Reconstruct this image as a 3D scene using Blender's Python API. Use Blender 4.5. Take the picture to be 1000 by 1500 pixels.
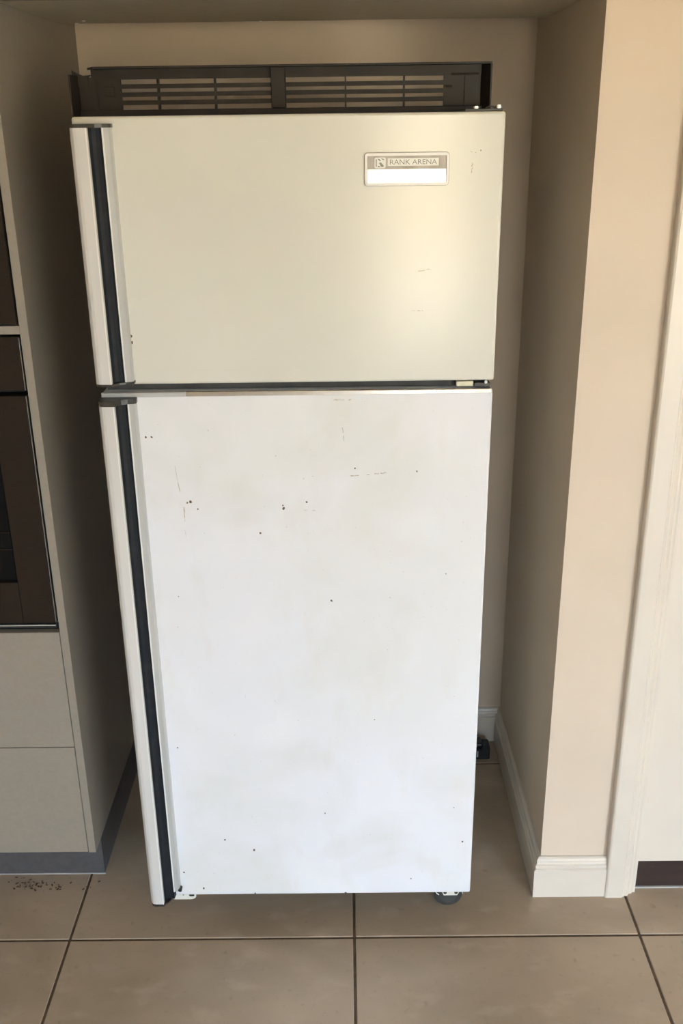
import bpy, bmesh, math, random
from mathutils import Vector, Matrix
random.seed(7)
for o in list(bpy.data.objects): bpy.data.objects.remove(o)
S = bpy.context.scene
COL = S.collection

# ------------------------------------------------------------------ camera
H = 1.5914
cam_d = bpy.data.cameras.new('camera'); cam = bpy.data.objects.new('camera', cam_d); COL.objects.link(cam)
cam_d.sensor_fit = 'VERTICAL'; cam_d.sensor_height = 36.0; cam_d.lens = 34.4815
cam_d.clip_start = 0.05
R = Vector((0.99992348, 0.00036073, -0.01236528)); U = Vector((0.0113722, 0.3665909, 0.93031273)); F = Vector((-0.00486859, 0.93038217, -0.36655875))
M = Matrix.Identity(4)
for i in range(3):
    M[i][0] = R[i]; M[i][1] = U[i]; M[i][2] = -F[i]
M[2][3] = H
cam.matrix_world = M
S.camera = cam

# ------------------------------------------------------------------ light
SKY = 58.0; SUN = 68.0; EXPO = -0.62
W = bpy.data.worlds.new('sky'); S.world = W; W.use_nodes = True
bg = W.node_tree.nodes['Background']
bg.inputs['Color'].default_value = (0.51, 0.725, 1.0, 1); bg.inputs['Strength'].default_value = SKY
sd = bpy.data.lights.new('sun', 'SUN'); sd.energy = SUN; sd.color = (1.0, 0.90, 0.76); sd.angle = math.radians(1)
sun = bpy.data.objects.new('sun', sd); COL.objects.link(sun)
sun.rotation_euler = Vector((0.25, -0.62, -0.75)).to_track_quat('-Z', 'Y').to_euler()
# daylight enters only through three unseen openings added to the rear wall for it: (x0, x1, z0, z1)
YR = -3.2
OPEN = ((0.25, 0.80, 0.25, 2.02), (1.75, 3.75, 0.0, 2.02), (-2.35, -2.0, 1.05, 1.95))  # the small left one is added to lighten the right alcove wall
for x0, x1, z0, z1 in OPEN:
    pd = bpy.data.lights.new('daylight_portal', 'AREA'); pd.shape = 'RECTANGLE'; pd.size = x1-x0; pd.size_y = z1-z0
    pd.cycles.is_portal = True
    po = bpy.data.objects.new('daylight_portal', pd); COL.objects.link(po)
    po.location = ((x0+x1)/2, YR-0.05, (z0+z1)/2)
    po.rotation_euler = Vector((0, 1, 0)).to_track_quat('-Z', 'Z').to_euler()
vs = S.view_settings
vs.view_transform = 'Standard'; vs.look = 'None'; vs.gamma = 1.0; vs.exposure = EXPO; vs.use_curve_mapping = False

# ------------------------------------------------------------------ materials
def mat(name, col, rough=0.5, metal=0.0, spec=0.5, coat=0.0, coat_rough=0.1):
    m = bpy.data.materials.new(name); m.use_nodes = True
    b = m.node_tree.nodes['Principled BSDF']
    b.inputs['Base Color'].default_value = (*col, 1); b.inputs['Roughness'].default_value = rough
    b.inputs['Metallic'].default_value = metal; b.inputs['Specular IOR Level'].default_value = spec
    b.inputs['Coat Weight'].default_value = coat; b.inputs['Coat Roughness'].default_value = coat_rough
    return m
def nodes(m): return m.node_tree.nodes, m.node_tree.links, m.node_tree.nodes['Principled BSDF']
def noise_mix(m, scale, c1, c2, lo=0.35, hi=0.65, detail=4, stretch=(1, 1, 1), prev=None, factor=1.0, dist=0.0):
    """blend of two colours by a noise in world position; returns the colour socket"""
    N, L, b = nodes(m)
    g = N.new('ShaderNodeNewGeometry'); mp = N.new('ShaderNodeMapping'); mp.inputs['Scale'].default_value = stretch
    L.new(g.outputs['Position'], mp.inputs['Vector'])
    n = N.new('ShaderNodeTexNoise'); n.inputs['Scale'].default_value = scale; n.inputs['Detail'].default_value = detail
    n.inputs['Distortion'].default_value = dist
    L.new(mp.outputs[0], n.inputs['Vector'])
    r = N.new('ShaderNodeMapRange'); r.inputs['From Min'].default_value = lo; r.inputs['From Max'].default_value = hi
    r.inputs['To Max'].default_value = factor
    L.new(n.outputs['Fac'], r.inputs['Value'])
    x = N.new('ShaderNodeMix'); x.data_type = 'RGBA'
    L.new(r.outputs[0], x.inputs['Factor'])
    if prev is None: x.inputs['A'].default_value = (*c1, 1)
    else: L.new(prev, x.inputs['A'])
    x.inputs['B'].default_value = (*c2, 1)
    L.new(x.outputs['Result'], b.inputs['Base Color'])
    return x.outputs['Result']
def bump(m, scale, strength, dist=0.001, detail=3, stretch=(1, 1, 1)):
    N, L, b = nodes(m)
    g = N.new('ShaderNodeNewGeometry'); mp = N.new('ShaderNodeMapping'); mp.inputs['Scale'].default_value = stretch
    L.new(g.outputs['Position'], mp.inputs['Vector'])
    n = N.new('ShaderNodeTexNoise'); n.inputs['Scale'].default_value = scale; n.inputs['Detail'].default_value = detail
    L.new(mp.outputs[0], n.inputs['Vector'])
    bp = N.new('ShaderNodeBump'); bp.inputs['Strength'].default_value = strength; bp.inputs['Distance'].default_value = dist
    L.new(n.outputs['Fac'], bp.inputs['Height']); L.new(bp.outputs[0], b.inputs['Normal'])
def rough_noise(m, scale, lo, hi):
    N, L, b = nodes(m)
    g = N.new('ShaderNodeNewGeometry'); n = N.new('ShaderNodeTexNoise'); n.inputs['Scale'].default_value = scale; n.inputs['Detail'].default_value = 3
    L.new(g.outputs['Position'], n.inputs['Vector'])
    r = N.new('ShaderNodeMapRange'); r.inputs['From Min'].default_value = .35; r.inputs['From Max'].default_value = .65
    r.inputs['To Min'].default_value = lo; r.inputs['To Max'].default_value = hi
    L.new(n.outputs['Fac'], r.inputs['Value']); L.new(r.outputs[0], b.inputs['Roughness'])

wall_m = mat('cream_wall_paint', (0.655, 0.545, 0.435), 0.6)
noise_mix(wall_m, 6, (0.655, 0.545, 0.435), (0.625, 0.52, 0.41)); bump(wall_m, 260, 0.12, 0.0006)
trim_m = mat('white_gloss_trim', (0.69, 0.625, 0.54), 0.3); noise_mix(trim_m, 9, (0.69, 0.625, 0.54), (0.66, 0.595, 0.515))
door_m = mat('white_door_paint', (0.69, 0.625, 0.54), 0.35); noise_mix(door_m, 4, (0.69, 0.625, 0.54), (0.665, 0.60, 0.52))
ceil_m = mat('ceiling_paint', (0.75, 0.70, 0.62), 0.7); noise_mix(ceil_m, 5, (0.75, 0.70, 0.62), (0.73, 0.68, 0.60))
brown_m = mat('dark_brown_board', (0.030, 0.016, 0.013), 0.45); noise_mix(brown_m, 20, (0.034, 0.018, 0.014), (0.022, 0.012, 0.012), stretch=(.3, 1, 3))
tile_m = mat('taupe_floor_tile', (0.27, 0.22, 0.17), 0.38)
c = noise_mix(tile_m, 3.2, (0.45, 0.355, 0.26), (0.34, 0.265, 0.19), 0.35, 0.68, 6, stretch=(.8, 1.3, 1), dist=.5)
c = noise_mix(tile_m, 14, None, (0.50, 0.40, 0.31), 0.55, 0.85, 6, stretch=(.8, 1.4, 1), prev=c)
noise_mix(tile_m, 60, None, (0.25, 0.19, 0.13), 0.62, 0.8, 3, prev=c, factor=.5)
rough_noise(tile_m, 8, .3, .48); bump(tile_m, 90, 0.06, 0.0006)
grout_m = mat('brown_grout', (0.10, 0.072, 0.05), 0.9); noise_mix(grout_m, 40, (0.15, 0.10, 0.062), (0.09, 0.06, 0.04))
lam_m = mat('taupe_laminate', (0.23, 0.21, 0.185), 0.45); noise_mix(lam_m, 120, (0.30, 0.26, 0.215), (0.285, 0.247, 0.20))
soffit_m = mat('pale_soffit_board', (0.46, 0.40, 0.29), 0.5); noise_mix(soffit_m, 40, (0.62, 0.54, 0.40), (0.59, 0.51, 0.38))
gap_m = mat('shadow_gap_black', (0.02, 0.02, 0.02), 0.8); noise_mix(gap_m, 30, (0.02, 0.02, 0.02), (0.03, 0.028, 0.026))
kick_m = mat('charcoal_kickboard', (0.055, 0.053, 0.058), 0.5); noise_mix(kick_m, 70, (0.085, 0.08, 0.085), (0.07, 0.066, 0.07))
oven_m = mat('bronze_oven_front', (0.025, 0.018, 0.012), 0.55, 0.0, spec=.15); noise_mix(oven_m, 50, (0.024, 0.0165, 0.011), (0.020, 0.0135, 0.009), stretch=(1, 1, 14))
ovengl_m = mat('dark_oven_glass', (0.006, 0.005, 0.004), 0.2, spec=.15); noise_mix(ovengl_m, 9, (0.007, 0.006, 0.005), (0.004, 0.004, 0.004))
steel_m = mat('brushed_steel', (0.55, 0.54, 0.52), 0.28, 1.0); noise_mix(steel_m, 60, (0.58, 0.57, 0.55), (0.48, 0.47, 0.45), stretch=(1, 1, 8))
chrome_m = mat('chrome_trim', (0.88, 0.87, 0.85), 0.2, .9); noise_mix(chrome_m, 30, (0.90, 0.89, 0.87), (0.82, 0.81, 0.79))
def enamel(name, rough, blotch):
    m = mat(name, (0.76, 0.75, 0.70), rough)
    if not blotch:
        noise_mix(m, 3.0, (0.70, 0.69, 0.63), (0.665, 0.655, 0.595), .38, .62, 3, factor=.8)
    else:
        c = noise_mix(m, 2.6, (0.785, 0.79, 0.84), (0.745, 0.747, 0.76), .38, .62, 3, factor=.9)
        c = noise_mix(m, 4.2, None, (0.67, 0.67, 0.62), .50, .80, 4, prev=c, factor=.9, dist=.4)
        c = noise_mix(m, 6.0, None, (0.82, 0.83, 0.865), .52, .72, 2, prev=c, factor=.55)
        c = noise_mix(m, 22.0, None, (0.67, 0.64, 0.56), .56, .80, 6, prev=c, factor=.3, stretch=(1, 1, .35))
        noise_mix(m, 210.0, None, (0.40, 0.33, 0.24), .775, .82, 1, prev=c, factor=.6)
        rough_noise(m, 5, .38, .54)
    bump(m, 7, 0.10, 0.006, 1)
    return m
enam_top = enamel('white_enamel_glossy', 0.17, False)
enam_low = enamel('white_enamel_dull', 0.5, True)
body_m = mat('fridge_body_enamel', (0.66, 0.64, 0.58), 0.4); noise_mix(body_m, 5, (0.66, 0.64, 0.58), (0.62, 0.60, 0.54))
rail_m = mat('handle_white_plastic', (0.66, 0.64, 0.62), 0.4); noise_mix(rail_m, 12, (0.67, 0.65, 0.63), (0.60, 0.58, 0.56), stretch=(1, 1, .2))
strip_m = mat('handle_grey_strip', (0.52, 0.52, 0.51), 0.35, .25); noise_mix(strip_m, 12, (0.54, 0.54, 0.53), (0.47, 0.47, 0.46), stretch=(1, 1, .2))
lip_m = mat('handle_bright_edge', (0.86, 0.85, 0.83), 0.25); noise_mix(lip_m, 20, (0.86, 0.85, 0.83), (0.80, 0.79, 0.77))
blk_m = mat('black_handle_channel', (0.012, 0.014, 0.018), 0.6, spec=.25); noise_mix(blk_m, 60, (0.013, 0.015, 0.019), (0.020, 0.022, 0.026), .5, .75)
cap_m = mat('black_plastic_cap', (0.028, 0.024, 0.02), 0.4); noise_mix(cap_m, 60, (0.028, 0.024, 0.02), (0.05, 0.043, 0.036))
gril_m = mat('dark_brown_plastic', (0.02, 0.016, 0.013), 0.5, spec=.3); noise_mix(gril_m, 24, (0.017, 0.0125, 0.0095), (0.030, 0.023, 0.018), .5, .8)
gask_m = mat('dark_gasket', (0.03, 0.03, 0.03), 0.7); noise_mix(gask_m, 30, (0.03, 0.03, 0.03), (0.05, 0.05, 0.047))
cream_m = mat('cream_plastic', (0.72, 0.68, 0.50), 0.5); noise_mix(cream_m, 30, (0.72, 0.68, 0.50), (0.65, 0.61, 0.45))
white_m = mat('white_painted_steel', (0.78, 0.77, 0.73), 0.4); noise_mix(white_m, 30, (0.79, 0.78, 0.74), (0.70, 0.69, 0.65))
rub_m = mat('grey_rubber', (0.05, 0.048, 0.042), 0.7, spec=.3); noise_mix(rub_m, 40, (0.05, 0.048, 0.042), (0.038, 0.036, 0.032))
rust_m = mat('rust_and_grime', (0.16, 0.11, 0.065), 0.7); noise_mix(rust_m, 300, (0.17, 0.12, 0.075), (0.07, 0.05, 0.04))
scr_m = mat('faint_scratch', (0.42, 0.34, 0.26), 0.7); noise_mix(scr_m, 300, (0.46, 0.40, 0.32), (0.34, 0.27, 0.2))
bband_m = mat('badge_metal_band', (0.36, 0.33, 0.29), 0.5, .2); noise_mix(bband_m, 40, (0.34, 0.31, 0.27), (0.46, 0.42, 0.37), .4, .6, stretch=(1, 1, .2))
bwhite_m = mat('badge_white_plate', (0.93, 0.93, 0.90), 0.22, .7); noise_mix(bwhite_m, 40, (0.94, 0.94, 0.91), (0.9, 0.9, 0.86))
bname_m = mat('badge_name_white', (0.88, 0.87, 0.82), 0.4); noise_mix(bname_m, 40, (0.88, 0.87, 0.82), (0.84, 0.83, 0.77))
bgrey_m = mat('badge_grey_print', (0.38, 0.37, 0.34), 0.4); noise_mix(bgrey_m, 90, (0.30, 0.29, 0.26), (0.24, 0.23, 0.21))
bounce_ground_m = mat('sunlit_terrace_paving', (0.55, 0.41, 0.26), 0.8); noise_mix(bounce_ground_m, 3, (0.57, 0.42, 0.27), (0.48, 0.35, 0.22))
reflector_m = mat('sunlit_timber_fence', (0.58, 0.44, 0.25), 0.8); noise_mix(reflector_m, 8, (0.60, 0.46, 0.26), (0.50, 0.38, 0.21), stretch=(4, 1, .4))
brick_m = mat('tan_wall_paint', (0.66, 0.55, 0.42), 0.8); noise_mix(brick_m, 7, (0.67, 0.56, 0.43), (0.62, 0.51, 0.39))
ceil_bounce_m = mat('timber_ceiling_lining', (0.70, 0.55, 0.36), 0.6); noise_mix(ceil_bounce_m, 6, (0.72, 0.57, 0.37), (0.66, 0.51, 0.33), stretch=(.2, 4, 1))
adapt_m = mat('black_adapter_plastic', (0.015, 0.015, 0.016), 0.4); noise_mix(adapt_m, 40, (0.015, 0.015, 0.016), (0.025, 0.025, 0.026))
crumb_m = mat('brown_leaf_crumbs', (0.10, 0.05, 0.03), 0.9); noise_mix(crumb_m, 80, (0.16, 0.09, 0.055), (0.09, 0.05, 0.03))
bracket_m = mat('cream_bracket', (0.75, 0.73, 0.66), 0.45); noise_mix(bracket_m, 30, (0.76, 0.74, 0.67), (0.68, 0.66, 0.58))

# ------------------------------------------------------------------ builders (world coordinates; a part is moved to its parent's origin)
def put(name, bm, m, parent=None, smooth=False, origin=None):
    """link bm (world coordinates) as one mesh object; origin = where a top-level mesh has its base"""
    me = bpy.data.meshes.new(name)
    off = Vector((0, 0, 0))
    if parent is not None: off = Vector(parent['_o'])
    elif origin is not None: off = Vector(origin)
    bmesh.ops.translate(bm, verts=bm.verts, vec=-off)
    bmesh.ops.recalc_face_normals(bm, faces=bm.faces)
    bm.to_mesh(me); bm.free()
    me.materials.append(m)
    if smooth:
        for p in me.polygons: p.use_smooth = True
    o = bpy.data.objects.new(name, me); COL.objects.link(o)
    o['_o'] = tuple(off)
    if parent is not None: o.parent = parent
    else: o.location = off
    return o
def box(bm, x0, x1, y0, y1, z0, z1, bev=0.0, seg=1):
    b2 = bmesh.new()
    v = [b2.verts.new((x, y, z)) for z in (z0, z1) for y in (y0, y1) for x in (x0, x1)]
    for f in ((0, 2, 3, 1), (4, 5, 7, 6), (0, 1, 5, 4), (2, 6, 7, 3), (0, 4, 6, 2), (1, 3, 7, 5)):
        b2.faces.new([v[i] for i in f])
    if bev: bmesh.ops.bevel(b2, geom=list(b2.edges), offset=bev, segments=seg, profile=0.5, affect='EDGES')
    merge(bm, b2)
    return bm
def merge(bm, b2):
    me = bpy.data.meshes.new('t'); b2.to_mesh(me); b2.free(); bm.from_mesh(me); bpy.data.meshes.remove(me)
def bx(*a, **k): return box(bmesh.new(), *a, **k)
def prism_z(pts, z0, z1, bm=None):
    """extrude an xy outline along z"""
    bm = bm or bmesh.new()
    a = [bm.verts.new((x, y, z0)) for x, y in pts]; b = [bm.verts.new((x, y, z1)) for x, y in pts]
    n = len(pts)
    bm.faces.new(a); bm.faces.new(b[::-1])
    for i in range(n): bm.faces.new((a[i], a[(i+1) % n], b[(i+1) % n], b[i]))
    return bm
def prism_y(pts, y0, y1, bm=None):
    bm = bm or bmesh.new()
    a = [bm.verts.new((x, y0, z)) for x, z in pts]; b = [bm.verts.new((x, y1, z)) for x, z in pts]
    n = len(pts)
    bm.faces.new(a); bm.faces.new(b[::-1])
    for i in range(n): bm.faces.new((a[i], a[(i+1) % n], b[(i+1) % n], b[i]))
    return bm
def sweep(path, prof, bm=None):
    """sweep a (thickness, z) profile along an xy path, mitred; the thickness goes to the left of the path"""
    bm = bm or bmesh.new(); rings = []
    P = [Vector(p) for p in path]
    for i, p in enumerate(P):
        ns = []
        if i > 0: d = (P[i]-P[i-1]).normalized(); ns.append(Vector((-d.y, d.x)))
        if i < len(P)-1: d = (P[i+1]-P[i]).normalized(); ns.append(Vector((-d.y, d.x)))
        n = sum(ns, Vector((0, 0))).normalized(); n = n/ n.dot(ns[0])
        rings.append([bm.verts.new((p.x+n.x*t, p.y+n.y*t, z)) for t, z in prof])
    k = len(prof)
    for a, b in zip(rings, rings[1:]):
        for j in range(k): bm.faces.new((a[j], a[(j+1) % k], b[(j+1) % k], b[j]))
    bm.faces.new(rings[0]); bm.faces.new(rings[-1][::-1])
    return bm
def cyl(c, r, h, axis='y', n=24, bm=None, bev=0.0, r2=None):
    bm = bm or bmesh.new(); b2 = bmesh.new()
    bmesh.ops.create_cone(b2, cap_ends=True, segments=n, radius1=r, radius2=r if r2 is None else r2, depth=h)
    if bev:
        es = [e for e in b2.edges if abs(e.verts[0].co.z-e.verts[1].co.z) < 1e-6]
        bmesh.ops.bevel(b2, geom=es, offset=bev, segments=2, affect='EDGES')
    if axis == 'y': bmesh.ops.rotate(b2, verts=b2.verts, matrix=Matrix.Rotation(math.radians(90), 3, 'X'))
    if axis == 'x': bmesh.ops.rotate(b2, verts=b2.verts, matrix=Matrix.Rotation(math.radians(90), 3, 'Y'))
    bmesh.ops.translate(b2, verts=b2.verts, vec=c)
    merge(bm, b2); return bm
def tube(pts, r, n=8, bm=None):
    bm = bm or bmesh.new(); P = [Vector(p) for p in pts]; rings = []
    for i, p in enumerate(P):
        d = (P[min(i+1, len(P)-1)]-P[max(i-1, 0)]).normalized()
        a = d.cross(Vector((0, 0, 1)) if abs(d.z) < .9 else Vector((1, 0, 0))).normalized(); b = d.cross(a)
        rings.append([bm.verts.new(p+a*r*math.cos(2*math.pi*k/n)+b*r*math.sin(2*math.pi*k/n)) for k in range(n)])
    for A, B in zip(rings, rings[1:]):
        for k in range(n): bm.faces.new((A[k], A[(k+1) % n], B[(k+1) % n], B[k]))
    bm.faces.new(rings[0]); bm.faces.new(rings[-1][::-1])
    return bm
def rrect(x0, x1, z0, z1, r, n=5):
    pts = []
    for cx, cz, a0 in ((x1-r, z1-r, 0), (x0+r, z1-r, 90), (x0+r, z0+r, 180), (x1-r, z0+r, 270)):
        for k in range(n+1):
            a = math.radians(a0+90*k/n); pts.append((cx+r*math.cos(a), cz+r*math.sin(a)))
    return pts
def frame_y(outer, inner, y0, y1):
    """a ring between two outlines with the same number of points, from y0 (front) to y1"""
    bm = bmesh.new(); n = len(outer)
    R_ = [[bm.verts.new((x, y, z)) for x, z in pts] for pts, y in ((outer, y1), (outer, y0), (inner, y0), (inner, y1))]
    for a, b in ((0, 1), (1, 2), (2, 3), (3, 0)):
        for i in range(n): bm.faces.new((R_[a][i], R_[a][(i+1) % n], R_[b][(i+1) % n], R_[b][i]))
    return bm
def tag(o, label, cat, group=None):
    o['label'] = label; o['category'] = cat
    if group: o['group'] = group
    return o
def thing(name, label, cat, loc, group=None):
    o = bpy.data.objects.new(name, None); COL.objects.link(o); o.location = loc; o['_o'] = tuple(loc)
    o.empty_display_size = 0.05
    return tag(o, label, cat, group)
def struct(name, bm, m, label, cat, parent=None, origin=None):
    o = put(name, bm, m, parent, origin=origin)
    if parent is None: o['kind'] = 'structure'; o['label'] = label; o['category'] = cat
    return o

# ------------------------------------------------------------------ the setting
WX0, WX1, WY0, WY1, CZ = -2.6, 4.2, YR, 2.31, 2.5     # room
AX0, AX1 = -0.5625, 0.416                              # alcove sides
PY = 1.719                                             # front of the pillar wall
YT, XT, TS = 1.5938, 0.0067, 0.60                      # tile grid
fl = struct('floor', bx(WX0-.15, WX1+.15, WY0-.15, WY1+.3, -0.06, -0.0022), grout_m, 'taupe tiled kitchen floor with brown grout lines', 'floor')
tm = None
for i in range(-5, 8):
    for j in range(-8, 2):
        x0, y0 = XT+i*TS, YT+j*TS
        if x0 > WX1 or x0+TS < WX0 or y0+TS < WY0: continue
        if tm is None:
            o = put('tile', bx(.0028, TS-.0028, .0028, TS-.0028, -0.008, 0, bev=.0012), tile_m, fl); tm = o.data
        else:
            o = bpy.data.objects.new('tile', tm); COL.objects.link(o); o.parent = fl
        o.location = (x0, y0, 0)
struct('wall_back', bx(WX0-.1, AX1+.02, WY1, WY1+.12, 0, CZ), wall_m, 'cream painted wall at the back of the fridge alcove', 'wall')
# pillar wall to the right of the alcove, with the doorway in it
DX0, DX1, DH = 0.630, 1.45, 2.04
bm = bx(AX1, DX0-.007, PY, WY1+.12, 0, CZ)
box(bm, DX0-.007, DX1+.007, PY, PY+.3, DH, CZ); box(bm, DX1+.007, WX1, PY, PY+.3, 0, CZ)
struct('wall_front', bm, wall_m, 'cream pillar wall between the fridge alcove and the white door', 'wall')
struct('wall_right', bx(WX1, WX1+.1, WY0-.1, WY1+.1, 0, CZ), wall_m, 'cream side wall of the kitchen', 'wall')
bm = bx(WX0-.1, WX0, WY0-.1, WY1+.1, 0, CZ); box(bm, WX0, -1.19, 1.76, 1.86, 0, CZ)
struct('wall_left', bm, brick_m, 'tan wall beyond the oven tower', 'wall')
(a0, a1, a2, a3), (b0, b1, b2, b3), (c0, c1, c2, c3) = OPEN
bm = bx(WX0, c0, WY0-.12, WY0, 0, CZ); box(bm, c0, c1, WY0-.12, WY0, 0, c2); box(bm, c0, c1, WY0-.12, WY0, c3, CZ)
box(bm, c1, a0, WY0-.12, WY0, 0, CZ); box(bm, a0, a1, WY0-.12, WY0, 0, a2); box(bm, a0, a1, WY0-.12, WY0, a3, CZ)
box(bm, a1, b0, WY0-.12, WY0, 0, CZ); box(bm, b0, b1, WY0-.12, WY0, b3, CZ); box(bm, b1, WX1, WY0-.12, WY0, 0, CZ)
struct('wall_rear', bm, brick_m, 'tan wall with the open terrace doorway opposite the fridge', 'wall')  # unseen wall, made up with its openings to shape the daylight
struct('ceiling', bx(WX0-.1, WX1+.1, WY0-.12, WY1+.12, CZ, CZ+.1), ceil_bounce_m, 'timber lined kitchen ceiling', 'ceiling')  # unseen ceiling; warm timber colour chosen for the light it bounces
struct('ground', bx(-14, 16, -22, WY0-.15, -.16, -.03), bounce_ground_m, 'sunlit terrace paving outside the doorway', 'ground')  # outside ground added in a warm colour to bounce sunlight in
struct('wall_outside', bx(-14, 16, -11.1, -11.0, -.03, 2.3), reflector_m, 'sunlit timber fence across the terrace', 'fence')  # unseen boards outside, added to throw warm sunlight into the room
for k, (x0, x1, z0, z1) in enumerate(OPEN):
    wf = struct('window_%d' % (k+1), bx(x0, x0+.04, WY0-.1, WY0-.03, z0, z1), white_m, ('white frame of the narrow open window', 'white frame of the wide open terrace doorway', 'white frame of the small high open window')[k], ('window', 'doorway', 'window')[k])
    put('jamb', bx(x1-.04, x1, WY0-.1, WY0-.03, z0, z1), white_m, wf)
    put('head_rail', bx(x0+.04, x1-.04, WY0-.1, WY0-.03, z1-.04, z1), white_m, wf)
# skirting boards
PROF = [(0, 0), (.0145, 0), (.0145, .0715), (.0125, .0735), (.0105, .0745), (.0120, .078), (.0120, .0845), (.0095, .0865), (.0085, .089), (.0092, .0945), (.0075, .099), (.004, .102), (0, .102)]
struct('baseboard_right', sweep([(.560, PY), (AX1, PY), (AX1, WY1)][::-1], [(-t, z) for t, z in PROF]), trim_m, 'white moulded skirting board around the pillar wall', 'skirting board')
struct('baseboard_back', sweep([(AX1-.006, WY1), (AX0, WY1)], PROF), trim_m, 'white skirting board along the alcove back wall', 'skirting board')
# architrave: outline in plan, extruded upwards
def arch(flip):
    pts = [(.559, PY), (.559, 1.7045), (.5605, 1.7015), (.5640, 1.7000), (.5965, 1.7000), (.5990, 1.7025), (.6015, 1.7025), (.6035, 1.7055), (.6080, 1.7050), (.6125, 1.7075),
           (.6150, 1.7120), (.6185, 1.7120), (.6225, 1.7145), (.6245, 1.7170), (.6300, 1.7170), (.6300, 1.7303), (.6235, 1.7303), (.6235, PY)]
    if flip: pts = [(DX0+DX1-x, y) for x, y in pts]
    return pts
tr = struct('trim_1', prism_z(arch(False), 0, DH), trim_m, 'white moulded architrave down the left side of the white door', 'architrave')
put('door_jamb', prism_z(arch(True), 0, DH), trim_m, tr)
put('head_board', bx(.559, DX0+DX1-.559, 1.70, PY, DH, DH+.07, bev=.002), trim_m, tr)
# door leaf with a dark board under it
dr = struct('door_1', bx(DX0+.0003, DX1-.0003, 1.7305, 1.770, .0745, DH-.003), door_m, 'plain white door beside the architrave, dark board along its foot', 'door')
put('foot_board', bx(DX0+.0003, DX1-.0003, 1.732, 1.762, .004, .0735), brown_m, dr)
put('threshold', bx(DX0+.0003, DX1-.0003, 1.7285, 1.765, 0.0, .0038), strip_m, dr)
put('door_knob', cyl((DX1-.07, 1.70, 1.0), .026, .05, 'y', bev=.008), steel_m, dr, smooth=True)

# ------------------------------------------------------------------ oven tower
TX0, TX1, TY = -1.185, -0.5625, 1.745
PNL = -0.5785                                          # inner face of the end panel
ot = thing('oven_tower', 'tall taupe laminate oven tower left of the refrigerator', 'cabinet', ((TX0+TX1)/2, TY, 0))
put('end_panel', bx(PNL, TX1, TY, WY1-.003, .1, CZ-.004, bev=.0006), lam_m, ot)
put('side_panel', bx(TX0, TX0+.016, TY, WY1-.003, .1, CZ-.004, bev=.0006), lam_m, ot)
put('kickboard', bx(TX0, TX1-.0003, 1.792, WY1-.016, 0.002, .0995), kick_m, ot)
put('kickboard_seal', bx(TX0, TX1+.0012, 1.7905, 1.7918, 0, .0022), strip_m, ot)
put('back_panel', bx(TX0+.016, PNL, WY1-.02, WY1-.004, .1, CZ-.004), gap_m, ot)
put('cabinet_floor', bx(TX0+.016, PNL, TY+.022, WY1-.02, .1, .116), lam_m, ot)
for z0, z1 in ((.1015, .3755), (.3775, .6505)):
    put('drawer_front', bx(TX0+.018, PNL-.0015, TY, TY+.018, z0, z1, bev=.0008), lam_m, ot)
put('shelf', bx(TX0+.016, PNL, TY+.001, WY1-.02, 1.2515, 1.2665, bev=.0005), lam_m, ot)
put('shelf', bx(TX0+.016, PNL, TY+.02, WY1-.02, .6505, .6595, bev=.0005), gap_m, ot)
put('shelf', bx(TX0+.016, PNL, TY+.001, WY1-.02, 1.73, 1.746, bev=.0005), lam_m, ot)
put('cupboard_door', bx(TX0+.018, PNL-.0015, TY, TY+.018, 1.748, CZ-.006, bev=.0008), lam_m, ot)
# lower oven
OX0, OX1 = TX0+.018, PNL-.0035
ov = thing('wall_oven', 'dark bronze built-in oven above the two taupe drawers', 'oven', ((TX0+TX1)/2, TY, .6595))
put('housing', bx(OX0, OX1-.002, TY+.03, WY1-.06, .661, 1.247), gap_m, ov)
put('control_panel', bx(OX0, OX1, TY-.004, TY+.028, 1.1500, 1.2480, bev=.001), oven_m, ov)
put('panel_edge', bx(OX1+.0002, OX1+.0014, TY-.003, TY+.02, 1.1500, 1.2460), steel_m, ov)
WX = -.646
bm = bx(WX, OX1, TY-.006, TY+.028, .6755, 1.1400, bev=.001)
box(bm, OX0, OX0+.075, TY-.006, TY+.028, .6755, 1.1400, bev=.001)
box(bm, OX0+.075, WX, TY-.006, TY+.028, .6755, .765); box(bm, OX0+.075, WX, TY-.006, TY+.028, 1.062, 1.1400)
od = put('oven_door', bm, oven_m, ov)
put('window_glass', bx(OX0+.075, WX, TY+.002, TY+.005, .765, 1.062), ovengl_m, od)
for z in (.8335, .869):
    put('rack_bar', tube([(OX0+.08, TY+.0005, z), (WX-.003, TY+.0005, z)], .0011, 6), oven_m, od)
put('door_edge', bx(OX1+.0002, OX1+.0014, TY-.005, TY+.02, .6765, 1.1390), steel_m, od)
put('door_handle', tube([(OX0+.05, TY-.006, 1.105), (OX0+.05, TY-.045, 1.105), (WX-.06, TY-.045, 1.105), (WX-.06, TY-.006, 1.105)], .009, 12), steel_m, od, smooth=True)
for k in range(3): put('control_knob', cyl((OX0+.1+.09*k, TY-.014, 1.199), .018, .02, 'y', bev=.003), steel_m, ov, smooth=True)
put('chrome_sill', bx(OX0, OX1-.001, TY-.006, TY+.02, .6690, .6715), chrome_m, ov)
put('vent_rail', bx(OX0, OX1-.001, TY+.004, TY+.02, .6600, .6685), gap_m, ov)
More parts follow.
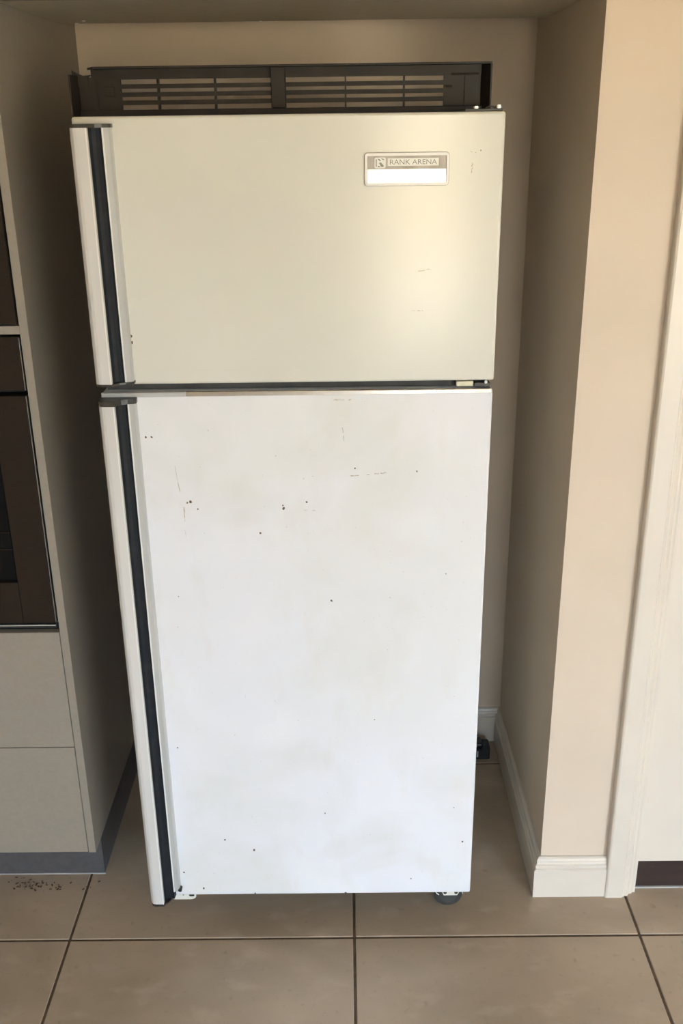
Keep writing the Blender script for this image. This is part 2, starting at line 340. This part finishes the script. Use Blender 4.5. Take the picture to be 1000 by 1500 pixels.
# upper oven
mo = thing('microwave_oven', 'dark bronze upper oven above the thin taupe shelf', 'oven', ((TX0+TX1)/2, TY, 1.2665))
put('housing', bx(OX0, OX1-.002, TY+.03, WY1-.15, 1.2675, 1.728), gap_m, mo)
put('front_panel', bx(OX0, OX1+.0012, TY-.004, TY+.028, 1.2690, 1.726, bev=.001), oven_m, mo)
put('window_glass', bx(OX0+.06, WX-.06, TY-.0052, TY-.0042, 1.33, 1.66), ovengl_m, mo)
put('pull_handle', tube([(WX-.03, TY-.004, 1.34), (WX-.03, TY-.04, 1.34), (WX-.03, TY-.04, 1.65), (WX-.03, TY-.004, 1.65)], .008, 10), steel_m, mo, smooth=True)

# ------------------------------------------------------------------ overhead cabinet, a gap left open behind it
OZ, OYB = 1.7875, 2.185
oc = thing('overhead_cabinet', 'taupe overhead cabinet bridging the alcove above the refrigerator', 'cabinet', ((AX0+AX1)/2, TY, OZ))
put('bottom_panel', bx(AX0+.0005, AX1-.0005, TY+.018, OYB, OZ, OZ+.016, bev=.0005), soffit_m, oc)
put('back_panel', bx(AX0+.0005, AX1-.0005, OYB-.016, OYB, OZ+.016, CZ-.004), lam_m, oc)
for a, b in ((AX0+.001, -.0745), (-.0725, AX1-.001)):
    put('cupboard_door', bx(a, b, TY, TY+.0178, OZ-.004, CZ-.006, bev=.0008), lam_m, oc)
for x, y in ((-.5, 2.125), (-.525, 2.172), (-.16, 2.178), (.35, 2.17), (.395, 2.10)):
    put('screw_cap', cyl((x, y, OZ-.0008), .0035, .0016, 'z', 10), white_m, oc)

# ------------------------------------------------------------------ refrigerator
FX0, FX1, FY = -0.4155, 0.2515, 1.62
FZ0, FZ1 = 0.092, 1.609
fr = thing('refrigerator', 'old white two-door refrigerator with black-channelled side handles, standing in the alcove', 'refrigerator', ((FX0+FX1)/2, 1.93, 0))
put('body', bx(FX0+.004, FX1-.003, 1.688, 2.23, .095, 1.606, bev=.006, seg=2), body_m, fr)
put('door_gasket', bx(FX0+.012, FX1-.012, 1.675, 1.690, .105, 1.598), gask_m, fr)
put('crossbar', bx(FX0+.010, FX1-.012, 1.640, 1.676, 1.1755, 1.1875), gask_m, fr)
put('hinge_spacer', bx(.189, .2175, 1.624, 1.639, 1.178, 1.1865, bev=.001), cream_m, fr)
mh = put('middle_hinge', bx(.2185, FX1-.006, 1.622, 1.639, 1.1775, 1.1845, bev=.001), cap_m, fr)
put('hinge_pin', cyl((.238, 1.6215, 1.186), .0028, .004, 'y', 10), white_m, mh)
DT = 1.674
def slab(x0, x1, z0, z1): return bx(x0, x1, FY, DT, z0, z1, bev=.0045, seg=3)
fd = put('freezer_door', slab(FX0, FX1, 1.1885, FZ1), enam_top, fr)
ld = put('fridge_door', slab(FX0+.0015, FX1-.001, FZ0, 1.1745), enam_low, fr)
for o in (fd, ld):
    for p in o.data.polygons: p.use_smooth = len(p.vertices) > 0 and p.area < .01
put('top_trim', bx(-.270, FX1-.003, FY-.0022, FY+.004, 1.1668, 1.1750, bev=.001), chrome_m, ld)
put('top_trim', bx(FX0+.003, -.2703, FY-.0022, FY+.004, 1.1668, 1.1750, bev=.001), strip_m, ld)  # left piece grey: its lighter chrome reflection is put into the colour
# side handles: rail, black finger channel, inner strip, end caps
def handle(door, z0, z1, low):
    a = FX0
    rail = [(a+.0005, FY+.006), (a+.0005, 1.604), (a+.0018, 1.5985), (a+.0045, 1.5935), (a+.0085, 1.5905), (a+.0135, 1.5895), (a+.0275, 1.5895), (a+.0285, 1.5905), (a+.0285, 1.5990), (a+.022, FY+.006)]
    put('handle_rail', prism_z(rail, z0, z1), rail_m, door)
    put('rail_edge', prism_z([(a+.0275, 1.5890), (a+.0295, 1.5890), (a+.0300, 1.5960), (a+.0285, 1.5990), (a+.0280, 1.5920)], z0, z1), lip_m, door)
    ch = [(a+.0290, 1.5965), (a+.0300, 1.6010), (a+.0330, 1.6055), (a+.0380, 1.6085), (a+.0440, 1.6085), (a+.0490, 1.6065), (a+.0500, 1.6150), (a+.0500, FY+.001), (a+.0240, FY+.001)]
    put('finger_channel', prism_z(ch, z0-.001, z1+.001), blk_m, door)
    put('strip_edge', prism_z([(a+.0485, 1.6050), (a+.0510, 1.6045), (a+.0520, 1.6150), (a+.0500, FY)], z0+(.018 if low else 0), z1), lip_m, door)
    put('inner_strip', prism_z([(a+.0510, 1.6060), (a+.0590, 1.6065), (a+.0612, 1.6095), (a+.0618, FY+.0005), (a+.0510, FY+.0005)], z0+(.018 if low else 0), z1), strip_m, door)
cap_top = lambda a: [(a+.001, FY), (a+.001, 1.600), (a+.006, 1.590), (a+.012, 1.5872), (a+.030, 1.5872), (a+.040, 1.5990), (a+.050, 1.6035), (a+.0595, 1.6045), (a+.0630, 1.6080), (a+.0630, FY)]
handle(fd, 1.1965, 1.5930, False)
put('handle_cap', prism_z(cap_top(FX0), 1.5930, 1.5985), cap_m, fd)
put('handle_cap', prism_z(cap_top(FX0), 1.1930, 1.1965), cap_m, fd)
bm = bx(FX0+.0535, FX0+.0560, 1.606, FY, 1.1895, 1.1935); box(bm, FX0+.0575, FX0+.0600, 1.606, FY, 1.1885, 1.1935)
put('cap_clip', bm, cap_m, fd)
handle(ld, .0975, 1.1590, True)
put('handle_cap', prism_z(cap_top(FX0), 1.1590, 1.1675), cap_m, ld)
put('handle_cap', prism_z(cap_top(FX0)[:6]+[(FX0+.045, 1.61), (FX0+.05, FY)], .0940, .0975), cap_m, ld)
put('channel_plug', cyl((FX0+.0615, 1.611, .1185), .0042, .012, 'y', 12, bev=.001), cap_m, ld)
# badge on the freezer door
BX0, BX1, BZ0, BZ1 = .0350, .1655, 1.5030, 1.5510
put('badge_frame', frame_y(rrect(BX0, BX1, BZ0, BZ1, .0045), rrect(BX0+.0036, BX1-.0036, BZ0+.0035, BZ1-.0042, .0015), FY-.0042, FY+.001), lip_m, fd)
put('badge_shadow_line', frame_y(rrect(BX0-.0009, BX1+.0009, BZ0-.0009, BZ1+.0009, .0052), rrect(BX0+.0002, BX1-.0002, BZ0+.0002, BZ1-.0002, .0044), FY-.0016, FY+.001), bgrey_m, fd)  # grey outline around the badge frame
put('badge_band', bx(BX0+.0040, BX1-.0040, FY-.0020, FY+.001, 1.5275, BZ1-.0040), bband_m, fd)
put('badge_plate', bx(BX0+.0040, BX1-.0040, FY-.0026, FY+.001, BZ0+.0034, 1.5272, bev=.0004), bwhite_m, fd)
put('badge_print', bx(BX0+.0055, BX0+.026, FY-.0028, FY-.0024, BZ0+.0050, BZ0+.0056), bgrey_m, fd)
put('name_strip', bx(.0705, .1500, FY-.0029, FY-.0018, 1.5318, 1.5432, bev=.0002), bname_m, fd)
em = bmesh.new(); prism_y(rrect(.0500, .0675, 1.5285, 1.5445, .0025), FY-.0029, FY-.0018, em)
put('emblem', em, bname_m, fd)
bm = bmesh.new()
for poly in ([(.0520, 1.5310), (.0535, 1.5310), (.0535, 1.5415), (.0520, 1.5425)], [(.0545, 1.5425), (.0575, 1.5425), (.0600, 1.5395), (.0585, 1.5390)],
             [(.0570, 1.5365), (.0600, 1.5375), (.0645, 1.5325), (.0635, 1.5305), (.0600, 1.5310)], [(.0600, 1.5435), (.0640, 1.5425), (.0655, 1.5405), (.0625, 1.5412)],
             [(.0545, 1.5312), (.0575, 1.5300), (.0590, 1.5312), (.0560, 1.5325)]):
    prism_y(poly, FY-.0033, FY-.0027, bm)
put('emblem_mark', bm, bgrey_m, fd)
def text_bm(txt, x0, x1, z0, z1, y):
    cu = bpy.data.curves.new('t', 'FONT'); cu.body = txt; cu.resolution_u = 2
    ob = bpy.data.objects.new('t', cu); COL.objects.link(ob)
    bpy.context.view_layer.update()
    me = ob.evaluated_get(bpy.context.evaluated_depsgraph_get()).to_mesh()
    b = bmesh.new(); b.from_mesh(me)
    xs = [v.co.x for v in b.verts]; ys = [v.co.y for v in b.verts]
    a0, a1, b0, b1 = min(xs), max(xs), min(ys), max(ys)
    for v in b.verts:
        v.co = Vector((x0+(v.co.x-a0)/(a1-a0)*(x1-x0), y, z0+(v.co.y-b0)/(b1-b0)*(z1-z0)))
    g = bmesh.ops.extrude_face_region(b, geom=list(b.faces))
    bmesh.ops.translate(b, verts=[v for v in g['geom'] if isinstance(v, bmesh.types.BMVert)], vec=(0, -.0003, 0))
    ob.evaluated_get(bpy.context.evaluated_depsgraph_get()).to_mesh_clear()
    bpy.data.objects.remove(ob); bpy.data.curves.remove(cu)
    return b
put('lettering', text_bm('RANK ARENA', .0740, .1470, 1.5340, 1.5412, FY-.00285), bgrey_m, fd)
# rust spots and scratches on the doors (flat marks a hair proud of the paint)
def blotch(bm, x, z, r, y=FY):
    n = 8; v = [bm.verts.new((x+r*random.uniform(.6, 1.2)*math.cos(2*math.pi*k/n), y-.00025, z+r*random.uniform(.6, 1.4)*math.sin(2*math.pi*k/n))) for k in range(n)]
    w = [bm.verts.new((q.co.x, y+.0005, q.co.z)) for q in v]
    bm.faces.new(v)
    for k in range(n): bm.faces.new((v[k], v[(k+1) % n], w[(k+1) % n], w[k]))
def scratch(bm, x0, z0, x1, z1, w=.0006, gaps=0.0, steps=8):
    d = Vector((x1-x0, z1-z0)); n = Vector((-d.y, d.x)).normalized()
    for k in range(steps):
        if random.random() < gaps: continue
        t0, t1 = k/steps, (k+1)/steps
        p = Vector((x0, z0))+d*t0+n*random.uniform(-1, 1)*w; q = Vector((x0, z0))+d*t1+n*random.uniform(-1, 1)*w
        ww = w*random.uniform(.3, 1)
        prism_y([(p.x-n.x*ww, p.y-n.y*ww), (q.x-n.x*ww, q.y-n.y*ww), (q.x+n.x*ww, q.y+n.y*ww), (p.x+n.x*ww, p.y+n.y*ww)], FY-.00025, FY+.0005, bm)
bm = bmesh.new()
for x, z, r in ((.124, 1.028, .0018), (.016, 1.035, .0016), (-.275, .976, .0028), (-.281, .974, .0018), (-.111, .961, .0026), (-.112, .967, .0016), (-.07, .973, .002), (-.154, .914, .0022),
                (-.029, .778, .0024), (-.334, 1.096, .0022), (-.344, 1.096, .0018), (-.255, .236, .0022), (-.197, .209, .0028), (-.307, .111, .0022), (-.345, .153, .0022),
                (.23, .225, .0022), (.126, .131, .0018), (-.263, .962, .0014), (-.05, .3, .0016), (-.336, .46, .0016), (-.01, .095, .0026), (-.2, .096, .002), (.21, .31, .0014), (-.31, .79, .0012), (.05, .52, .0012), (.18, .83, .0012)):
    blotch(bm, x, z, r)
o = put('rust_spots', bm, rust_m, ld); o['kind'] = 'stuff'
bm = bmesh.new()
scratch(bm, .008, 1.021, .046, 1.024, .0009, .3); scratch(bm, .05, 1.024, .071, 1.0255, .0009, .1)
scratch(bm, -.006, 1.119, -.002, 1.08, .0007, .2); scratch(bm, -.287, .975, -.288, .90, .0006, .4); scratch(bm, -.30, 1.06, -.285, .93, .0005, .5)
scratch(bm, -.02, 1.158, .01, 1.158, .0008, .4); scratch(bm, -.08, .957, -.04, .957, .0005, .5)
o = put('scratches', bm, scr_m, ld); o['kind'] = 'stuff'
bm = bmesh.new()
for x, z, r in ((-.3535, 1.271, .0024), (-.3528, 1.2605, .0026), (.215, 1.553, .0012)): blotch(bm, x, z, r)
o = put('rust_spots', bm, rust_m, fd); o['kind'] = 'stuff'
bm = bmesh.new()
scratch(bm, .193, 1.552, .208, 1.550, .0007, .3); scratch(bm, .203, 1.535, .201, 1.520, .0008, .3)
scratch(bm, .118, 1.370, .140, 1.374, .0007, .3); scratch(bm, .11, 1.307, .13, 1.307, .0006, .4)
o = put('scratches', bm, scr_m, fd); o['kind'] = 'stuff'
# top hinge
th = put('top_hinge', bx(.190, .2480, 1.630, 1.700, 1.6090, 1.6130, bev=.001), cap_m, fr)
put('screw', cyl((.2080, 1.642, 1.6150), .005, .004, 'z', 12, bev=.001), chrome_m, th)
put('screw', cyl((.2425, 1.640, 1.6155), .005, .006, 'z', 12, bev=.001), chrome_m, th)
put('hinge_hook', tube([(.222, 1.634, 1.6135), (.229, 1.634, 1.6165), (.237, 1.634, 1.6145)], .0014, 6), cap_m, th)
# underside: brackets, rollers
def plate(pts, y0, y1): return prism_y(pts, y0, y1)
lb = put('hinge_bracket', prism_y([(-.372, .0965), (-.372, .0765), (-.3345, .0765), (-.329, .0785), (-.3255, .0830), (-.3255, .0965)], 1.626, 1.629), bracket_m, fr)
put('bracket_hole', prism_y(rrect(-.3400, -.3290, .0845, .0905, .0028), 1.6255, 1.627), gap_m, lb)
put('bracket_hole', cyl((-.3520, 1.6265, .0885), .0013, .002, 'y', 8), gap_m, lb)
rb = put('roller_bracket', prism_y([(.1930, .0965), (.1930, .0870), (.1960, .0805), (.2240, .0805), (.2280, .0880), (.2280, .0965)], 1.626, 1.630), bracket_m, fr)
for x in (.1985, .2215): put('bracket_hole', cyl((x, 1.6255, .0885), .0036, .002, 'y', 14), rub_m, rb)
put('wire_hook', tube([(.1795, 1.628, .096), (.1790, 1.628, .089), (.1815, 1.628, .084), (.1860, 1.628, .0805)], .0011, 6), white_m, fr)
put('wire_clip', tube([(.2250, 1.627, .0925), (.2345, 1.627, .0925), (.2355, 1.627, .084)], .0010, 6), white_m, fr)
for x, y in ((.212, 1.690), (.212, 2.18), (-.36, 2.18)):
    w = put('roller', cyl((x, y, .0305), .0305, .018, 'y', 32, bev=.003), rub_m, fr)
    put('hub', cyl((x, y-.0095, .0305), .019, .003, 'y', 24), gask_m, w)
    put('axle_fork', bx(x-.012, x+.012, y+.010, y+.014, .02, .097), gask_m, w)

lf = put('levelling_foot', cyl((-.372, 1.745, .006), .012, .012, 'z', 16, bev=.002), gask_m, fr)
put('threaded_stem', cyl((-.372, 1.745, .055), .005, .09, 'z', 10), gask_m, lf)
# ------------------------------------------------------------------ grille lying on top of the refrigerator
GY = 1.735
gz = 1.6063
vg = thing('vent_grille', 'loose dark brown plastic vent grille standing on top of the refrigerator', 'grille', (-.1, GY, gz))
GT, GL, GR_ = 1.6835, -.4360, .2400
put('top_flange', prism_z([(-.413, GY+.012), (-.396, GY-.022), (.2400, GY-.024), (.2400, GY+.012)], GT-.003, GT), gril_m, vg)
put('top_rail', bx(-.405, .232, GY, GY+.012, 1.6655, GT-.003), gril_m, vg)
put('bottom_rail', bx(-.430, .238, GY-.004, GY+.012, gz, 1.6195, bev=.001), gril_m, vg)
ep = put('end_plate', bx(-.4270, -.3580, GY+.001, GY+.006, 1.6195, 1.6690), gril_m, vg)
put('raised_pad', bx(-.384, -.368, GY-.002, GY+.001, 1.640, 1.654, bev=.0006), gril_m, ep)
put('moulded_step', bx(-.398, -.396, GY-.003, GY+.001, 1.6200, 1.666), gril_m, ep)
put('end_flange', prism_z([(-.4345, GY-.03), (-.4320, GY-.03), (-.4250, GY+.006), (-.4275, GY+.006)], gz, 1.672), gril_m, vg)
bm = bmesh.new(); prism_y([(-.4355, 1.655), (-.4355, 1.6800), (-.4280, 1.6755), (-.4180, 1.6715), (-.4040, 1.6725), (-.4100, 1.6695), (-.4100, 1.655)], GY-.001, GY+.004, bm)
put('broken_tab', bm, gril_m, vg)
put('centre_bar', bx(-.1140, -.0905, GY-.010, GY+.012, 1.6195, GT-.003, bev=.001), gril_m, vg)
rp = put('end_plate', bx(.1660, .2140, GY+.001, GY+.008, 1.6195, 1.6660), gril_m, vg)
put('moulded_step', bx(.2000, .2020, GY-.002, GY+.001, 1.6200, 1.664), gril_m, rp)
put('worn_ridge', bx(.178, .222, GY-.004, GY+.001, 1.6655, 1.6680, bev=.0006), oven_m, rp)
put('latch_peg', bx(.1690, .1790, GY-.005, GY+.001, 1.6470, 1.6500, bev=.0005), oven_m, rp)
put('side_return', bx(.2140, .2330, GY+.001, GY+.008, 1.6195, 1.6665), gril_m, vg)
put('end_flange', prism_z([(.2380, GY-.024), (.2405, GY-.024), (.2405, GY+.012), (.2225, GY+.012), (.2225, GY+.008)], gz, GT-.003), gril_m, vg)
sh = {}
for a, b in ((-.3580, -.1140), (-.0905, .1660)):
    for k in range(3):
        z = 1.6268+k*.0122
        if (a, b) not in sh:
            bm = bmesh.new()
            prism = [(GY-.004, -.0002), (GY-.0035, .0066), (GY+.010, .0072), (GY+.010, .0012)]
            va = [bm.verts.new((a, y, z+q)) for y, q in prism]; vb = [bm.verts.new((b, y, z+q)) for y, q in prism]
            bm.faces.new(va); bm.faces.new(vb[::-1])
            for i in range(4): bm.faces.new((va[i], va[(i+1) % 4], vb[(i+1) % 4], vb[i]))
            o = put('slat', bm, gril_m, vg); sh[(a, b)] = (o.data, z)
        else:
            me, zz = sh[(a, b)]
            o = bpy.data.objects.new('slat', me); COL.objects.link(o); o.parent = vg; o.location = (0, 0, z-zz)
for x in (-.2975, -.2050, .0065, .1015):
    put('rib', bx(x-.0012, x+.0012, GY-.0055, GY+.010, 1.6195, 1.6655), gril_m, vg)

# ------------------------------------------------------------------ small things
ad = thing('power_adapter', 'small black power adapter on the floor behind the refrigerator', 'adapter', (.345, 2.235, 0))
bm = prism_z(rrect(.305, .3790, 2.212, 2.262, .006, 3), 0, .030)
put('case', bm, adapt_m, ad)
put('top_hump', bx(.300, .3600, 2.222, 2.258, .030, .042, bev=.005, seg=2), adapt_m, ad)
put('white_mark', bx(.3440, .3465, 2.2112, 2.2122, .008, .026), white_m, ad)
put('cord', tube([(.31, 2.24, .02), (.25, 2.25, .012), (.15, 2.26, .006), (.02, 2.265, .006)], .0035, 8), adapt_m, ad, smooth=True)
bm = bmesh.new()
for k in range(70):
    x = random.gauss(-.725, .03) if k < 55 else random.uniform(-.76, -.55); y = random.gauss(1.755, .010) if k < 55 else random.uniform(1.74, 1.78)
    s = random.uniform(.001, .0038); t = random.uniform(0, 3.14)
    b2 = bmesh.new(); bmesh.ops.create_cube(b2, size=1)
    bmesh.ops.scale(b2, verts=b2.verts, vec=(s*1.6, s*.8, s*.4)); bmesh.ops.rotate(b2, verts=b2.verts, matrix=Matrix.Rotation(t, 3, 'Z'))
    bmesh.ops.translate(b2, verts=b2.verts, vec=(x, y, s*.2)); merge(bm, b2)
o = put('leaf_crumbs', bm, crumb_m); o['kind'] = 'stuff'; o['label'] = 'brown leaf crumbs on the floor before the oven tower kickboard'; o['category'] = 'crumbs'

for o in bpy.data.objects:
    if '_o' in o: del o['_o']
